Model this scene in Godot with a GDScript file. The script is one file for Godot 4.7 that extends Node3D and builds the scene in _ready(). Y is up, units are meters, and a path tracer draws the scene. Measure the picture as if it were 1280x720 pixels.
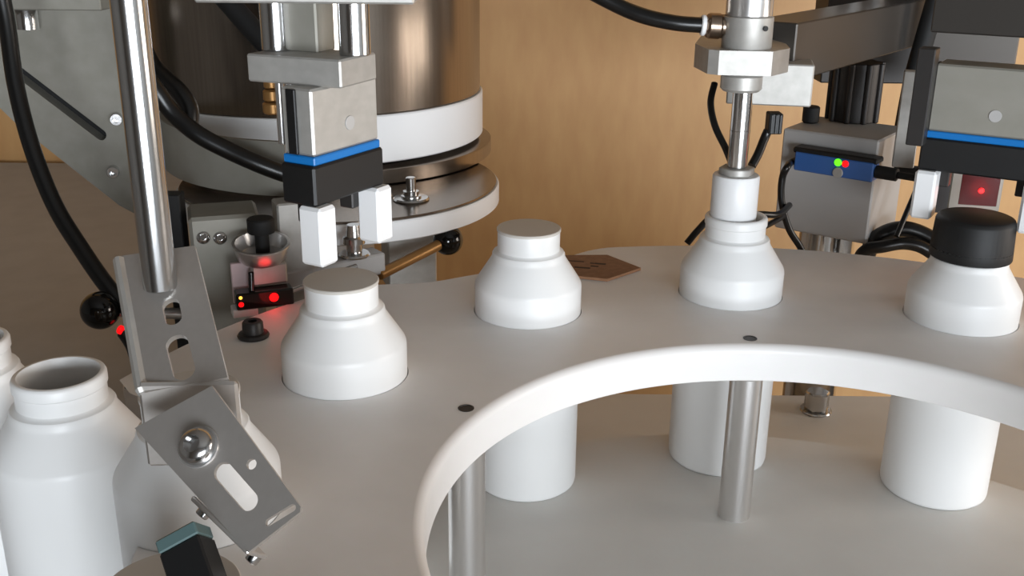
extends Node3D
# A rotary bottle filling and capping machine. Lengths are in millimetres in the machine's own axes
# (x right, y up from the top of the dial ring, z towards the operator); node space is metres.

const LIFT := 1008.0        # height of the dial ring's top above the floor, mm
var cur: Node3D             # the thing being built
var cur_o := Vector3.ZERO   # its base, mm
var M := {}
var used := {}

# ---------------------------------------------------------------- helpers
func W(p: Vector3) -> Vector3:
	return Vector3(p.x, p.y + LIFT, p.z) * 0.001

func numbered(n: String) -> String:
	if not used.has(n):
		used[n] = 0
		return n
	used[n] += 1
	return "%s_%03d" % [n, used[n]]

func thing(n: String, label: String, category: String, base: Vector3, group := "") -> Node3D:
	cur = Node3D.new()
	cur.name = numbered(n)
	add_child(cur, true)
	cur.position = W(base)
	cur_o = base
	cur.set_meta("label", label)
	cur.set_meta("category", category)
	if group != "":
		cur.set_meta("group", group)
	return cur

func part(n: String, st: SurfaceTool, m: Material, parent: Node3D = null, label := "") -> MeshInstance3D:
	var o := MeshInstance3D.new()
	o.mesh = st.commit()
	o.material_override = m
	o.name = n
	(parent if parent else cur).add_child(o, true)
	if label != "":
		o.set_meta("label", label)
	return o

func mb() -> SurfaceTool:
	var st := SurfaceTool.new()
	st.begin(Mesh.PRIMITIVE_TRIANGLES)
	return st

func vtx(st: SurfaceTool, p: Vector3, n: Vector3) -> void:
	st.set_normal(n)
	st.set_uv(Vector2(p.x, p.y) * 0.001)
	st.add_vertex((p - cur_o) * 0.001)

func tri(st: SurfaceTool, a: Vector3, b: Vector3, c: Vector3, na: Vector3, nb: Vector3, nc: Vector3) -> void:
	var g := (b - a).cross(c - a)
	if g.length_squared() < 1e-12:
		return
	if g.dot(na + nb + nc) > 0.0:
		vtx(st, a, na); vtx(st, c, nc); vtx(st, b, nb)
	else:
		vtx(st, a, na); vtx(st, b, nb); vtx(st, c, nc)

func quad(st: SurfaceTool, a: Vector3, b: Vector3, c: Vector3, d: Vector3, na: Vector3, nb: Vector3, nc: Vector3, nd: Vector3) -> void:
	tri(st, a, b, c, na, nb, nc)
	tri(st, a, c, d, na, nc, nd)

func flat(st: SurfaceTool, pts: Array, inside: Vector3) -> void:
	var n: Vector3 = (pts[1] - pts[0]).cross(pts[2] - pts[0]).normalized()
	var mid := Vector3.ZERO
	for p in pts:
		mid += p
	if n.dot(mid / pts.size() - inside) < 0.0:
		n = -n
	for i in range(1, pts.size() - 1):
		tri(st, pts[0], pts[i], pts[i + 1], n, n, n)

func yaw(x: float, z: float) -> Basis:      # local x runs along (x, z) on plan
	var a := Vector3(x, 0, z).normalized()
	return Basis(a, Vector3.UP, a.cross(Vector3.UP))

func box(st: SurfaceTool, c: Vector3, s: Vector3, b := Basis(), bev := 0.6) -> void:
	var h := s * 0.5
	bev = minf(bev, minf(h.x, minf(h.y, h.z)) * 0.8)
	var v := func(sx: float, sy: float, sz: float, k: int) -> Vector3:
		var q := Vector3(sx * (h.x - (0.0 if k == 0 else bev)), sy * (h.y - (0.0 if k == 1 else bev)), sz * (h.z - (0.0 if k == 2 else bev)))
		return c + b * q
	for s0 in [-1.0, 1.0]:
		flat(st, [v.call(s0, -1.0, -1.0, 0), v.call(s0, 1.0, -1.0, 0), v.call(s0, 1.0, 1.0, 0), v.call(s0, -1.0, 1.0, 0)], c)
		flat(st, [v.call(-1.0, s0, -1.0, 1), v.call(1.0, s0, -1.0, 1), v.call(1.0, s0, 1.0, 1), v.call(-1.0, s0, 1.0, 1)], c)
		flat(st, [v.call(-1.0, -1.0, s0, 2), v.call(1.0, -1.0, s0, 2), v.call(1.0, 1.0, s0, 2), v.call(-1.0, 1.0, s0, 2)], c)
		for s1 in [-1.0, 1.0]:
			flat(st, [v.call(s0, s1, -1.0, 0), v.call(s0, s1, 1.0, 0), v.call(s0, s1, 1.0, 1), v.call(s0, s1, -1.0, 1)], c)
			flat(st, [v.call(s0, -1.0, s1, 0), v.call(s0, 1.0, s1, 0), v.call(s0, 1.0, s1, 2), v.call(s0, -1.0, s1, 2)], c)
			flat(st, [v.call(-1.0, s0, s1, 1), v.call(1.0, s0, s1, 1), v.call(1.0, s0, s1, 2), v.call(-1.0, s0, s1, 2)], c)
			for s2 in [-1.0, 1.0]:
				flat(st, [v.call(s0, s1, s2, 0), v.call(s0, s1, s2, 1), v.call(s0, s1, s2, 2)], c)

# profile of (radius, height) from the bottom centre round the outside to the top centre
func lathe(st: SurfaceTool, prof: Array, c: Vector3, axis := Vector3.UP, seg := 48, knurl := 0.0, ribs := 0) -> void:
	var ax := axis.normalized()
	var e1 := ax.cross(Vector3(0, 0, 1) if absf(ax.z) < 0.9 else Vector3(1, 0, 0)).normalized()
	var e2 := ax.cross(e1).normalized()
	var ns := []
	for i in prof.size() - 1:
		var d: Vector2 = prof[i + 1] - prof[i]
		ns.append(Vector2(d.y, -d.x).normalized())
	for i in prof.size() - 1:
		var n0: Vector2 = ns[i]
		var n1: Vector2 = ns[i]
		if i > 0 and ns[i].dot(ns[i - 1]) > 0.8:
			n0 = (ns[i] + ns[i - 1]).normalized()
		if i < ns.size() - 1 and ns[i].dot(ns[i + 1]) > 0.8:
			n1 = (ns[i] + ns[i + 1]).normalized()
		var p0: Vector2 = prof[i]
		var p1: Vector2 = prof[i + 1]
		for k in seg:
			var t0 := TAU * k / seg
			var t1 := TAU * (k + 1) / seg
			var d0 := e1 * cos(t0) + e2 * sin(t0)
			var d1 := e1 * cos(t1) + e2 * sin(t1)
			var f0 := 1.0
			var f1 := 1.0
			if knurl > 0.0:
				f0 = 1.0 - (knurl if (k / 2) % 2 == 0 else 0.0)
				f1 = 1.0 - (knurl if ((k + 1) / 2) % 2 == 0 else 0.0)
			quad(st, c + d0 * p0.x * f0 + ax * p0.y, c + d1 * p0.x * f1 + ax * p0.y, c + d1 * p1.x * f1 + ax * p1.y, c + d0 * p1.x * f0 + ax * p1.y,
				d0 * n0.x + ax * n0.y, d1 * n0.x + ax * n0.y, d1 * n1.x + ax * n1.y, d0 * n1.x + ax * n1.y)

func V(r: float, y: float) -> Vector2:
	return Vector2(r, y)

func cyl(st: SurfaceTool, c: Vector3, r: float, h: float, axis := Vector3.UP, bev := 0.6, seg := 40) -> void:
	bev = minf(bev, minf(r, h) * 0.3)
	lathe(st, [V(0, 0), V(r - bev, 0), V(r, bev), V(r, h - bev), V(r - bev, h), V(0, h)], c, axis, seg)

func rod(st: SurfaceTool, a: Vector3, b: Vector3, r: float, seg := 28) -> void:
	cyl(st, a, r, a.distance_to(b), b - a, 0.5, seg)

func ball(st: SurfaceTool, c: Vector3, r: float) -> void:
	var prof := []
	for i in 25:
		var a := -PI / 2 + PI * i / 24.0
		prof.append(V(maxf(0.0, r * cos(a)), r * sin(a)))
	lathe(st, prof, c, Vector3.UP, 40)

# a round cable through the points
func tube(st: SurfaceTool, pts: Array, r: float, seg := 14, step := 8) -> void:
	var path := []
	for i in pts.size() - 1:
		var p0: Vector3 = pts[maxi(i - 1, 0)]
		var p1: Vector3 = pts[i]
		var p2: Vector3 = pts[i + 1]
		var p3: Vector3 = pts[mini(i + 2, pts.size() - 1)]
		for k in step:
			path.append(p1.cubic_interpolate(p2, p0, p3, float(k) / step))
	path.append(pts[-1])
	var t: Vector3 = (path[1] - path[0]).normalized()
	var u := t.cross(Vector3(0.3, 1, 0.2)).normalized()
	var ring0 := []
	var dir0 := []
	for i in path.size():
		t = (path[mini(i + 1, path.size() - 1)] - path[maxi(i - 1, 0)]).normalized()
		u = (u - t * u.dot(t)).normalized()
		var w := t.cross(u)
		var ring := []
		var dir := []
		for k in seg:
			var a := TAU * k / seg
			var d := u * cos(a) + w * sin(a)
			ring.append(path[i] + d * r)
			dir.append(d)
		if i > 0:
			for k in seg:
				var j := (k + 1) % seg
				quad(st, ring0[k], ring0[j], ring[j], ring[k], dir0[k], dir0[j], dir[j], dir[k])
		for e in ([0] if i == 0 else [1] if i == path.size() - 1 else []):
			for k in seg:
				var j := (k + 1) % seg
				var n := -t if e == 0 else t
				tri(st, path[i], ring[k], ring[j], n, n, n)
		ring0 = ring
		dir0 = dir

# flat outline with holes, cut into simple pieces
func pieces(outline: PackedVector2Array, holes: Array) -> Array:
	var out := [outline]
	for h in holes:
		var mid := Vector2.ZERO
		for p in h:
			mid += p
		mid /= h.size()
		var next := []
		for q in out:
			for s in [-1, 1]:
				var x0: float = mid.x - 5000.0 if s < 0 else mid.x
				var half := PackedVector2Array([Vector2(x0, -5000), Vector2(x0 + 5000.0, -5000), Vector2(x0 + 5000.0, 5000), Vector2(x0, 5000)])
				for r in Geometry2D.intersect_polygons(q, half):
					for k in Geometry2D.clip_polygons(r, h):
						if not Geometry2D.is_polygon_clockwise(k) or true:
							next.append(k)
		out = next
	return out

func walls(st: SurfaceTool, loop: PackedVector2Array, at: Callable, w: Vector3, thick: float, outside: bool, U: Vector3, Vv: Vector3) -> void:
	var n := loop.size()
	var ccw := not Geometry2D.is_polygon_clockwise(loop)
	var norms := []
	for i in n:
		var d := (loop[(i + 1) % n] - loop[i]).normalized()
		var m := Vector2(d.y, -d.x)
		if ccw != true:
			m = -m
		if not outside:
			m = -m
		norms.append(m)
	for i in n:
		var j := (i + 1) % n
		var a: Vector2 = norms[i]
		var b: Vector2 = norms[i]
		var pv: Vector2 = norms[(i + n - 1) % n]
		var nx: Vector2 = norms[j]
		if a.dot(pv) > 0.85:
			a = (a + pv).normalized()
		if b.dot(nx) > 0.85:
			b = (b + nx).normalized()
		var na := (U * a.x + Vv * a.y).normalized()
		var nb := (U * b.x + Vv * b.y).normalized()
		var p: Vector3 = at.call(loop[i])
		var q: Vector3 = at.call(loop[j])
		quad(st, p, q, q + w * thick, p + w * thick, na, nb, nb, na)

# a plate: outline in (u, v) on the plane at o, thick along w
func plate(st: SurfaceTool, outline: PackedVector2Array, holes: Array, o: Vector3, u: Vector3, v: Vector3, w: Vector3, thick: float) -> void:
	var at := func(p: Vector2) -> Vector3:
		return o + u * p.x + v * p.y
	for q in pieces(outline, holes):
		var ix := Geometry2D.triangulate_polygon(q)
		for i in range(0, ix.size(), 3):
			var a: Vector3 = at.call(q[ix[i]])
			var b: Vector3 = at.call(q[ix[i + 1]])
			var c: Vector3 = at.call(q[ix[i + 2]])
			tri(st, a, b, c, -w, -w, -w)
			tri(st, a + w * thick, b + w * thick, c + w * thick, w, w, w)
	walls(st, outline, at, w, thick, true, u, v)
	for h in holes:
		walls(st, h, at, w, thick, false, u, v)

func slot(a: Vector2, b: Vector2, r: float) -> PackedVector2Array:
	var out := PackedVector2Array()
	var d := (b - a).angle()
	for k in 13:
		out.append(b + Vector2.from_angle(d - PI / 2 + PI * k / 12.0) * r)
	for k in 13:
		out.append(a + Vector2.from_angle(d + PI / 2 + PI * k / 12.0) * r)
	return out

func circle2(c: Vector2, r: float, n := 32) -> PackedVector2Array:
	var out := PackedVector2Array()
	for k in n:
		out.append(c + Vector2.from_angle(TAU * k / n) * r)
	return out

func button_screw(c: Vector3, axis: Vector3, r: float, parent: Node3D = null, n := "screw", m: Material = null) -> void:
	var st := mb()
	lathe(st, [V(0, 0), V(r, 0), V(r, r * 0.15), V(r * 0.93, r * 0.4), V(r * 0.72, r * 0.62), V(r * 0.45, r * 0.7), V(r * 0.42, r * 0.3), V(0, r * 0.3)], c, axis, 32)
	part(n, st, m if m else M.polished, parent)

func cap_screw(c: Vector3, axis: Vector3, r: float, h: float, parent: Node3D = null, n := "cap_screw") -> void:
	var st := mb()
	lathe(st, [V(0, 0), V(r, 0), V(r, h * 0.88), V(r * 0.9, h), V(r * 0.55, h), V(r * 0.5, h * 0.4), V(0, h * 0.4)], c, axis, 28)
	part(n, st, M.polished, parent)

# ---------------------------------------------------------------- materials
func mat(c: Color, rough: float, metal := 0.0) -> StandardMaterial3D:
	var m := StandardMaterial3D.new()
	m.albedo_color = c
	m.roughness = rough
	m.metallic = metal
	return m

func noise_tex(freq: float, s: int, ramp: Array, size := 512, octaves := 4) -> NoiseTexture2D:
	var f := FastNoiseLite.new()
	f.seed = s
	f.frequency = freq
	f.fractal_octaves = octaves
	var t := NoiseTexture2D.new()
	t.noise = f
	t.width = size
	t.height = size
	t.seamless = true
	var g := Gradient.new()
	g.offsets = PackedFloat32Array()
	g.colors = PackedColorArray()
	var offs := PackedFloat32Array()
	var cols := PackedColorArray()
	for i in ramp.size():
		offs.append(float(i) / (ramp.size() - 1))
		cols.append(ramp[i])
	g.offsets = offs
	g.colors = cols
	t.color_ramp = g
	return t

func textured(m: StandardMaterial3D, t: Texture2D, scale: Vector3) -> StandardMaterial3D:
	m.albedo_texture = t
	m.uv1_triplanar = true
	m.uv1_scale = scale
	return m

func glow(c: Color, e: float) -> StandardMaterial3D:
	var m := mat(c, 0.3)
	m.emission_enabled = true
	m.emission = c
	m.emission_energy_multiplier = e
	return m

func make_materials() -> void:
	M.bottle = mat(Color(0.91, 0.91, 0.905), 0.4)
	M.bottle_in = mat(Color(0.85, 0.83, 0.76), 0.6)
	M.ring = textured(mat(Color(1, 1, 1), 0.42), noise_tex(0.02, 3, [Color(0.905, 0.895, 0.885), Color(0.925, 0.915, 0.905)]), Vector3(3, 3, 3))
	M.base = textured(mat(Color(1, 1, 1), 0.5), noise_tex(0.01, 4, [Color(0.85, 0.84, 0.82), Color(0.88, 0.87, 0.85)]), Vector3(3, 3, 3))
	M.white = mat(Color(0.9, 0.9, 0.9), 0.4)
	M.foil = mat(Color(0.78, 0.76, 0.73), 0.5)
	M.polished = mat(Color(0.78, 0.78, 0.78), 0.17, 1.0)
	M.steel = mat(Color(0.86, 0.855, 0.85), 0.28, 0.92)
	M.drum = textured(mat(Color(1, 1, 1), 0.24, 1.0), noise_tex(0.05, 8, [Color(0.5, 0.46, 0.42), Color(0.58, 0.54, 0.5)]), Vector3(14, 0.3, 14))
	M.sheet = textured(mat(Color(1, 1, 1), 0.36, 0.8), noise_tex(0.03, 6, [Color(0.74, 0.72, 0.7), Color(0.77, 0.75, 0.73)]), Vector3(20, 20, 20))
	M.deck = textured(mat(Color(1, 1, 1), 0.55, 0.0), noise_tex(0.02, 5, [Color(0.66, 0.66, 0.66), Color(0.7, 0.7, 0.7)]), Vector3(2, 2, 2))
	M.alu = textured(mat(Color(1, 1, 1), 0.5, 0.55), noise_tex(0.03, 9, [Color(0.66, 0.65, 0.63), Color(0.73, 0.72, 0.7)]), Vector3(8, 8, 8))
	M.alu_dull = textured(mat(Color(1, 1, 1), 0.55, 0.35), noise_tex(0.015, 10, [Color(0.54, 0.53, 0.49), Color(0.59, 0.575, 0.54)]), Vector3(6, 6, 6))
	M.grey = mat(Color(0.68, 0.67, 0.66), 0.5, 0.1)
	M.dark_grey = mat(Color(0.2, 0.19, 0.185), 0.45, 0.4)
	M.dark_arm = mat(Color(0.3, 0.285, 0.27), 0.42, 0.7)  # aluminium toned dark, the dimness of the upper right put into the colour
	M.black = mat(Color(0.035, 0.035, 0.04), 0.5)
	M.gloss = mat(Color(0.02, 0.018, 0.018), 0.1)
	M.cable = mat(Color(0.03, 0.028, 0.027), 0.32)
	M.rubber = mat(Color(0.03, 0.03, 0.03), 0.7)
	M.cap = mat(Color(0.03, 0.03, 0.032), 0.6)
	M.blue = mat(Color(0.05, 0.42, 0.7), 0.35)
	M.amp = mat(Color(0.2, 0.36, 0.6), 0.4)
	M.teal = mat(Color(0.3, 0.38, 0.38), 0.4)
	M.brass = mat(Color(0.62, 0.46, 0.27), 0.4, 0.6)
	M.nickel = mat(Color(0.6, 0.53, 0.47), 0.28, 1.0)
	M.card = textured(mat(Color(1, 1, 1), 0.8), noise_tex(0.03, 12, [Color(0.52, 0.37, 0.26), Color(0.6, 0.44, 0.32)]), Vector3(10, 10, 10))
	M.ink = mat(Color(0.16, 0.08, 0.04), 0.7)
	M.red_window = mat(Color(0.3, 0.06, 0.07), 0.15)
	M.pink = mat(Color(0.78, 0.7, 0.7), 0.5)
	M.red_led = glow(Color(1.0, 0.05, 0.07), 0.9)
	M.green_led = glow(Color(0.35, 1.0, 0.1), 1.2)
	M.amber_led = glow(Color(1.0, 0.75, 0.3), 1.2)
	M.wood = textured(mat(Color(1, 1, 1), 0.55), noise_tex(0.012, 21, [Color(0.76, 0.58, 0.38), Color(0.78, 0.605, 0.4), Color(0.8, 0.63, 0.42)], 1024, 5), Vector3(2.6, 0.8, 2.6))
	M.paint = mat(Color(0.52, 0.51, 0.495), 0.8)
	M.concrete = textured(mat(Color(1, 1, 1), 0.6), noise_tex(0.02, 30, [Color(0.3, 0.28, 0.26), Color(0.38, 0.36, 0.33)]), Vector3(1, 1, 1))
	M.frame = mat(Color(0.6, 0.6, 0.6), 0.4)
	var g := mat(Color(1, 1, 1, 0.06), 0.02)
	g.transparency = BaseMaterial3D.TRANSPARENCY_ALPHA
	M.glass = g

# ---------------------------------------------------------------- room
func shell(n: String, m: Material, lo: Vector3, hi: Vector3) -> MeshInstance3D:     # metres
	var o := MeshInstance3D.new()
	var b := BoxMesh.new()
	b.size = hi - lo
	o.mesh = b
	o.material_override = m
	o.position = (hi + lo) * 0.5
	o.name = n
	o.set_meta("kind", "structure")
	add_child(o, true)
	return o

func panel(n: String, parent: Node3D, m: Material, lo: Vector3, hi: Vector3) -> void:
	var o := MeshInstance3D.new()
	var b := BoxMesh.new()
	b.size = hi - lo
	o.mesh = b
	o.material_override = m
	o.position = (hi + lo) * 0.5 - parent.position
	o.name = n
	parent.add_child(o, true)

const X0 := -2.2
const X1 := 2.4
const Z0 := -1.46
const Z1 := 2.3
const HI := 2.7
const WA := [0.0, 1.9, 0.55, 1.5]      # window in the front wall: x from, x to, y from, y to
const WB := [-0.7, 0.2, 0.8, 1.7]      # window in the right wall: z from, z to, y from, y to

func build_room() -> void:
	shell("floor", M.concrete, Vector3(X0 - 0.2, -0.1, Z0 - 0.2), Vector3(X1 + 0.2, 0, Z1 + 0.2))
	shell("ceiling", M.paint, Vector3(X0 - 0.2, HI, Z0 - 0.2), Vector3(X1 + 0.2, HI + 0.1, Z1 + 0.2))
	shell("wall_back", M.wood, Vector3(X0 - 0.2, 0, Z0 - 0.2), Vector3(X1 + 0.2, HI, Z0))
	shell("wall_left", M.paint, Vector3(X0 - 0.2, 0, Z0), Vector3(X0, HI, Z1))
	var wf := Node3D.new()
	wf.name = "wall_front"; wf.position = Vector3(0, 0, Z1); wf.set_meta("kind", "structure"); add_child(wf)
	panel("segment", wf, M.paint, Vector3(X0 - 0.2, 0, Z1), Vector3(WA[0], HI, Z1 + 0.2))
	panel("segment", wf, M.paint, Vector3(WA[1], 0, Z1), Vector3(X1 + 0.2, HI, Z1 + 0.2))
	panel("segment", wf, M.paint, Vector3(WA[0], 0, Z1), Vector3(WA[1], WA[2], Z1 + 0.2))
	panel("segment", wf, M.paint, Vector3(WA[0], WA[3], Z1), Vector3(WA[1], HI, Z1 + 0.2))
	var wr := Node3D.new()
	wr.name = "wall_right"; wr.position = Vector3(X1, 0, 0); wr.set_meta("kind", "structure"); add_child(wr)
	panel("segment", wr, M.paint, Vector3(X1, 0, Z0), Vector3(X1 + 0.2, HI, WB[0]))
	panel("segment", wr, M.paint, Vector3(X1, 0, WB[1]), Vector3(X1 + 0.2, HI, Z1))
	panel("segment", wr, M.paint, Vector3(X1, 0, WB[0]), Vector3(X1 + 0.2, WB[2], WB[1]))
	panel("segment", wr, M.paint, Vector3(X1, WB[3], WB[0]), Vector3(X1 + 0.2, HI, WB[1]))
	var w1 := Node3D.new()
	w1.name = "window_1"; w1.position = Vector3(WA[0], WA[2], Z1 + 0.1); w1.set_meta("kind", "structure"); add_child(w1)
	for x in [WA[0], (WA[0] + WA[1]) / 2, WA[1] - 0.04]:
		panel("frame", w1, M.frame, Vector3(x, WA[2], Z1 + 0.08), Vector3(x + 0.04, WA[3], Z1 + 0.13))
	for y in [WA[2], WA[3] - 0.04]:
		panel("frame", w1, M.frame, Vector3(WA[0] + 0.04, y, Z1 + 0.08), Vector3(WA[1] - 0.04, y + 0.04, Z1 + 0.13))
	panel("pane", w1, M.glass, Vector3(WA[0] + 0.04, WA[2] + 0.04, Z1 + 0.1), Vector3(WA[1] - 0.04, WA[3] - 0.04, Z1 + 0.105))
	var w2 := Node3D.new()
	w2.name = "window_2"; w2.position = Vector3(X1 + 0.1, WB[2], WB[0]); w2.set_meta("kind", "structure"); add_child(w2)
	for z in [WB[0], WB[1] - 0.04]:
		panel("frame", w2, M.frame, Vector3(X1 + 0.08, WB[2], z), Vector3(X1 + 0.13, WB[3], z + 0.04))
	for y in [WB[2], WB[3] - 0.04]:
		panel("frame", w2, M.frame, Vector3(X1 + 0.08, y, WB[0] + 0.04), Vector3(X1 + 0.13, y + 0.04, WB[1] - 0.04))
	panel("pane", w2, M.glass, Vector3(X1 + 0.1, WB[2] + 0.04, WB[0] + 0.04), Vector3(X1 + 0.105, WB[3] - 0.04, WB[1] - 0.04))

# ---------------------------------------------------------------- the machine
const CX := 126.6
const CZ := -343.5

func ring_out(a: float) -> float:            # outer radius of the dial ring at angle a
	if a > 2.2:
		return 275.5 - 15.0 * smoothstep(2.74, 2.80, a) * smoothstep(3.14, 3.07, a)
	if a < -2.82:
		return lerpf(326.0, 275.5, smoothstep(-2.82, -2.90, a))
	return lerpf(333.0, 308.0, smoothstep(-1.75, -1.95, a) * smoothstep(-2.35, -2.15, a))

func build_deck() -> void:
	thing("machine_deck", "brushed stainless steel machine table under the white carousel", "machine table", Vector3(0, -LIFT, -500))
	var st := mb()
	var out := PackedVector2Array([Vector2(-1100, 150), Vector2(-1100, -1440), Vector2(-195, -1440), Vector2(-195, 150)])
	plate(st, out, [], Vector3(0, -126.5, 0), Vector3.RIGHT, Vector3(0, 0, 1), Vector3.DOWN, 14)
	part("table_top", st, M.deck)
	st = mb()
	out = PackedVector2Array([Vector2(-195, 150), Vector2(-195, -707), Vector2(560, -707), Vector2(560, 150)])
	plate(st, out, [], Vector3(0, -126.5, 0), Vector3.RIGHT, Vector3(0, 0, 1), Vector3.DOWN, 14)
	part("table_top", st, M.base, null, "light grey table half under the carousel")
	st = mb()
	box(st, Vector3(-260, -574, -280), Vector3(1560, 866, 780), Basis(), 4)
	part("cabinet", st, M.grey)
	st = mb()
	box(st, Vector3(-640, -574, -1060), Vector3(860, 866, 700), Basis(), 4)
	part("cabinet", st, M.grey)

func build_carousel() -> void:
	thing("bottle_carousel", "white plastic ring plate on steel posts over a white disc, carrying the bottles", "bottle carousel", Vector3(CX, -126.5, CZ))
	var st := mb()
	var r_in := 158.5
	var ch := 4.5
	var top := -0.0
	var thick := 20.4
	var angles := []
	for p in stations:
		angles.append([atan2(p.z - CZ, p.x - CX), Vector2(p.x, p.z)])
	# split the ring at the stations' own angles: each face piece then has no hole inside it
	var cuts := []
	for a in angles:
		cuts.append(fposmod(a[0] + PI, TAU) - PI)
	cuts.sort()
	var full := []
	for i in cuts.size():
		var a0: float = cuts[i]
		var a1: float = cuts[(i + 1) % cuts.size()]
		if a1 <= a0:
			a1 += TAU
		full.append([a0, a1])
	for fc in full:
		var n := maxi(4, int((fc[1] - fc[0]) / 0.03))
		for side in [0, 1]:
			var ri := r_in + (ch if side == 0 else 1.0)
			var poly := PackedVector2Array()
			for k in n + 1:
				var a: float = lerpf(fc[0], fc[1], float(k) / n)
				poly.append(Vector2(CX, CZ) + Vector2.from_angle(a) * (ring_out(wrapa(a)) - 1.0))
			for k in n + 1:
				var a: float = lerpf(fc[1], fc[0], float(k) / n)
				poly.append(Vector2(CX, CZ) + Vector2.from_angle(a) * ri)
			var ps := [poly]
			for a in angles:
				var nx := []
				for q in ps:
					for k in Geometry2D.clip_polygons(q, circle2(a[1], 30.5, 48)):
						nx.append(k)
				ps = nx
			var y := top if side == 0 else top - thick
			var nn := Vector3.UP if side == 0 else Vector3.DOWN
			for q in ps:
				var ix := Geometry2D.triangulate_polygon(q)
				for i in range(0, ix.size(), 3):
					tri(st, Vector3(q[ix[i]].x, y, q[ix[i]].y), Vector3(q[ix[i + 1]].x, y, q[ix[i + 1]].y), Vector3(q[ix[i + 2]].x, y, q[ix[i + 2]].y), nn, nn, nn)
	# inner face with a rounded upper lip, outer face
	var prof := []
	for k in 6:
		var t := PI / 2 * k / 5.0
		prof.append([r_in + ch - ch * sin(t), top - ch + ch * cos(t), Vector2(-sin(t), cos(t))])
	prof.append([r_in, top - thick + 1.0, Vector2(-1, 0)])
	prof.append([r_in + 1.0, top - thick, Vector2(-0.7, -0.7)])
	for k in 200:
		var a0 := TAU * k / 200.0 - PI
		var a1 := TAU * (k + 1) / 200.0 - PI
		var d0 := Vector3(cos(a0), 0, sin(a0))
		var d1 := Vector3(cos(a1), 0, sin(a1))
		var c := Vector3(CX, 0, CZ)
		for i in prof.size() - 1:
			var A = prof[i]
			var B = prof[i + 1]
			quad(st, c + d0 * A[0] + Vector3.UP * A[1], c + d1 * A[0] + Vector3.UP * A[1], c + d1 * B[0] + Vector3.UP * B[1], c + d0 * B[0] + Vector3.UP * B[1],
				d0 * A[2].x + Vector3.UP * A[2].y, d1 * A[2].x + Vector3.UP * A[2].y, d1 * B[2].x + Vector3.UP * B[2].y, d0 * B[2].x + Vector3.UP * B[2].y)
		var o0 := ring_out(a0)
		var o1 := ring_out(wrapa(a1))
		var open := false
		for a in angles:
			for e in [a0, (a0 + a1) * 0.5, a1]:
				if (Vector2(CX, CZ) + Vector2.from_angle(e) * ring_out(wrapa(e))).distance_to(a[1]) < 30.9:
					open = true
		if open:
			continue
		quad(st, c + d0 * (o0 - 1) + Vector3.UP * top, c + d1 * (o1 - 1) + Vector3.UP * top, c + d1 * o1 + Vector3.UP * (top - 1), c + d0 * o0 + Vector3.UP * (top - 1), d0, d1, d1, d0)
		quad(st, c + d0 * o0 + Vector3.UP * (top - 1), c + d1 * o1 + Vector3.UP * (top - 1), c + d1 * (o1 - 1) + Vector3.UP * (top - thick), c + d0 * (o0 - 1) + Vector3.UP * (top - thick), d0, d1, d1, d0)
	for a in angles:
		var h := circle2(a[1], 30.5, 48)
		for k in h.size():
			var p: Vector2 = h[k]
			var q: Vector2 = h[(k + 1) % h.size()]
			var m := (p + q) * 0.5 - Vector2(CX, CZ)
			if m.length() > ring_out(m.angle()) - 0.5:
				continue
			var np: Vector2 = (a[1] - p).normalized()
			var nq: Vector2 = (a[1] - q).normalized()
			var n3p := Vector3(np.x, 0, np.y)
			var n3q := Vector3(nq.x, 0, nq.y)
			quad(st, Vector3(p.x, top, p.y), Vector3(q.x, top, q.y), Vector3(q.x, top - thick, q.y), Vector3(p.x, top - thick, p.y), n3p, n3q, n3q, n3p)
	part("ring_plate", st, M.ring)
	st = mb()
	lathe(st, [V(0, 0), V(266, 0), V(267, 1), V(267, 17), V(266, 18.2), V(0, 18.2)], Vector3(CX, -126.4, CZ), Vector3.UP, 160)
	part("base_disc", st, M.base)
	for a in [-1.5707, -2.63]:
		var p := Vector3(CX + 168.5 * cos(a), -108.2, CZ + 168.5 * sin(a))
		st = mb()
		rod(st, p, p + Vector3.UP * 87.7, 8.8, 36)
		part("support_post", st, M.steel)
		st = mb()
		p.y = 0.05
		lathe(st, [V(0, 0), V(3.7, 0), V(3.7, 0.2), V(3.0, 0.2), V(2.3, -1.5), V(0, -1.5)], p, Vector3.UP, 28)
		var s := part("countersunk_screw", st, M.dark_grey)
		st = mb()
		cyl(st, p + Vector3.UP * -1.6, 2.2, 0.5, Vector3.UP, 0.1, 6)
		part("socket", st, M.black, s)

func wrapa(a: float) -> float:
	return fposmod(a + PI, TAU) - PI

# station positions: x, z of the bottle axes, in order round the ring
var stations := [Vector3(-86.5, 0, -224), Vector3(-116, 0, -341), Vector3(-80.6, 0, -463.1), Vector3(9, 0, -551.8), Vector3(129.6, 0, -582.7), Vector3(252.1, 0, -547.1), Vector3(338.2, 0, -455)]

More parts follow.
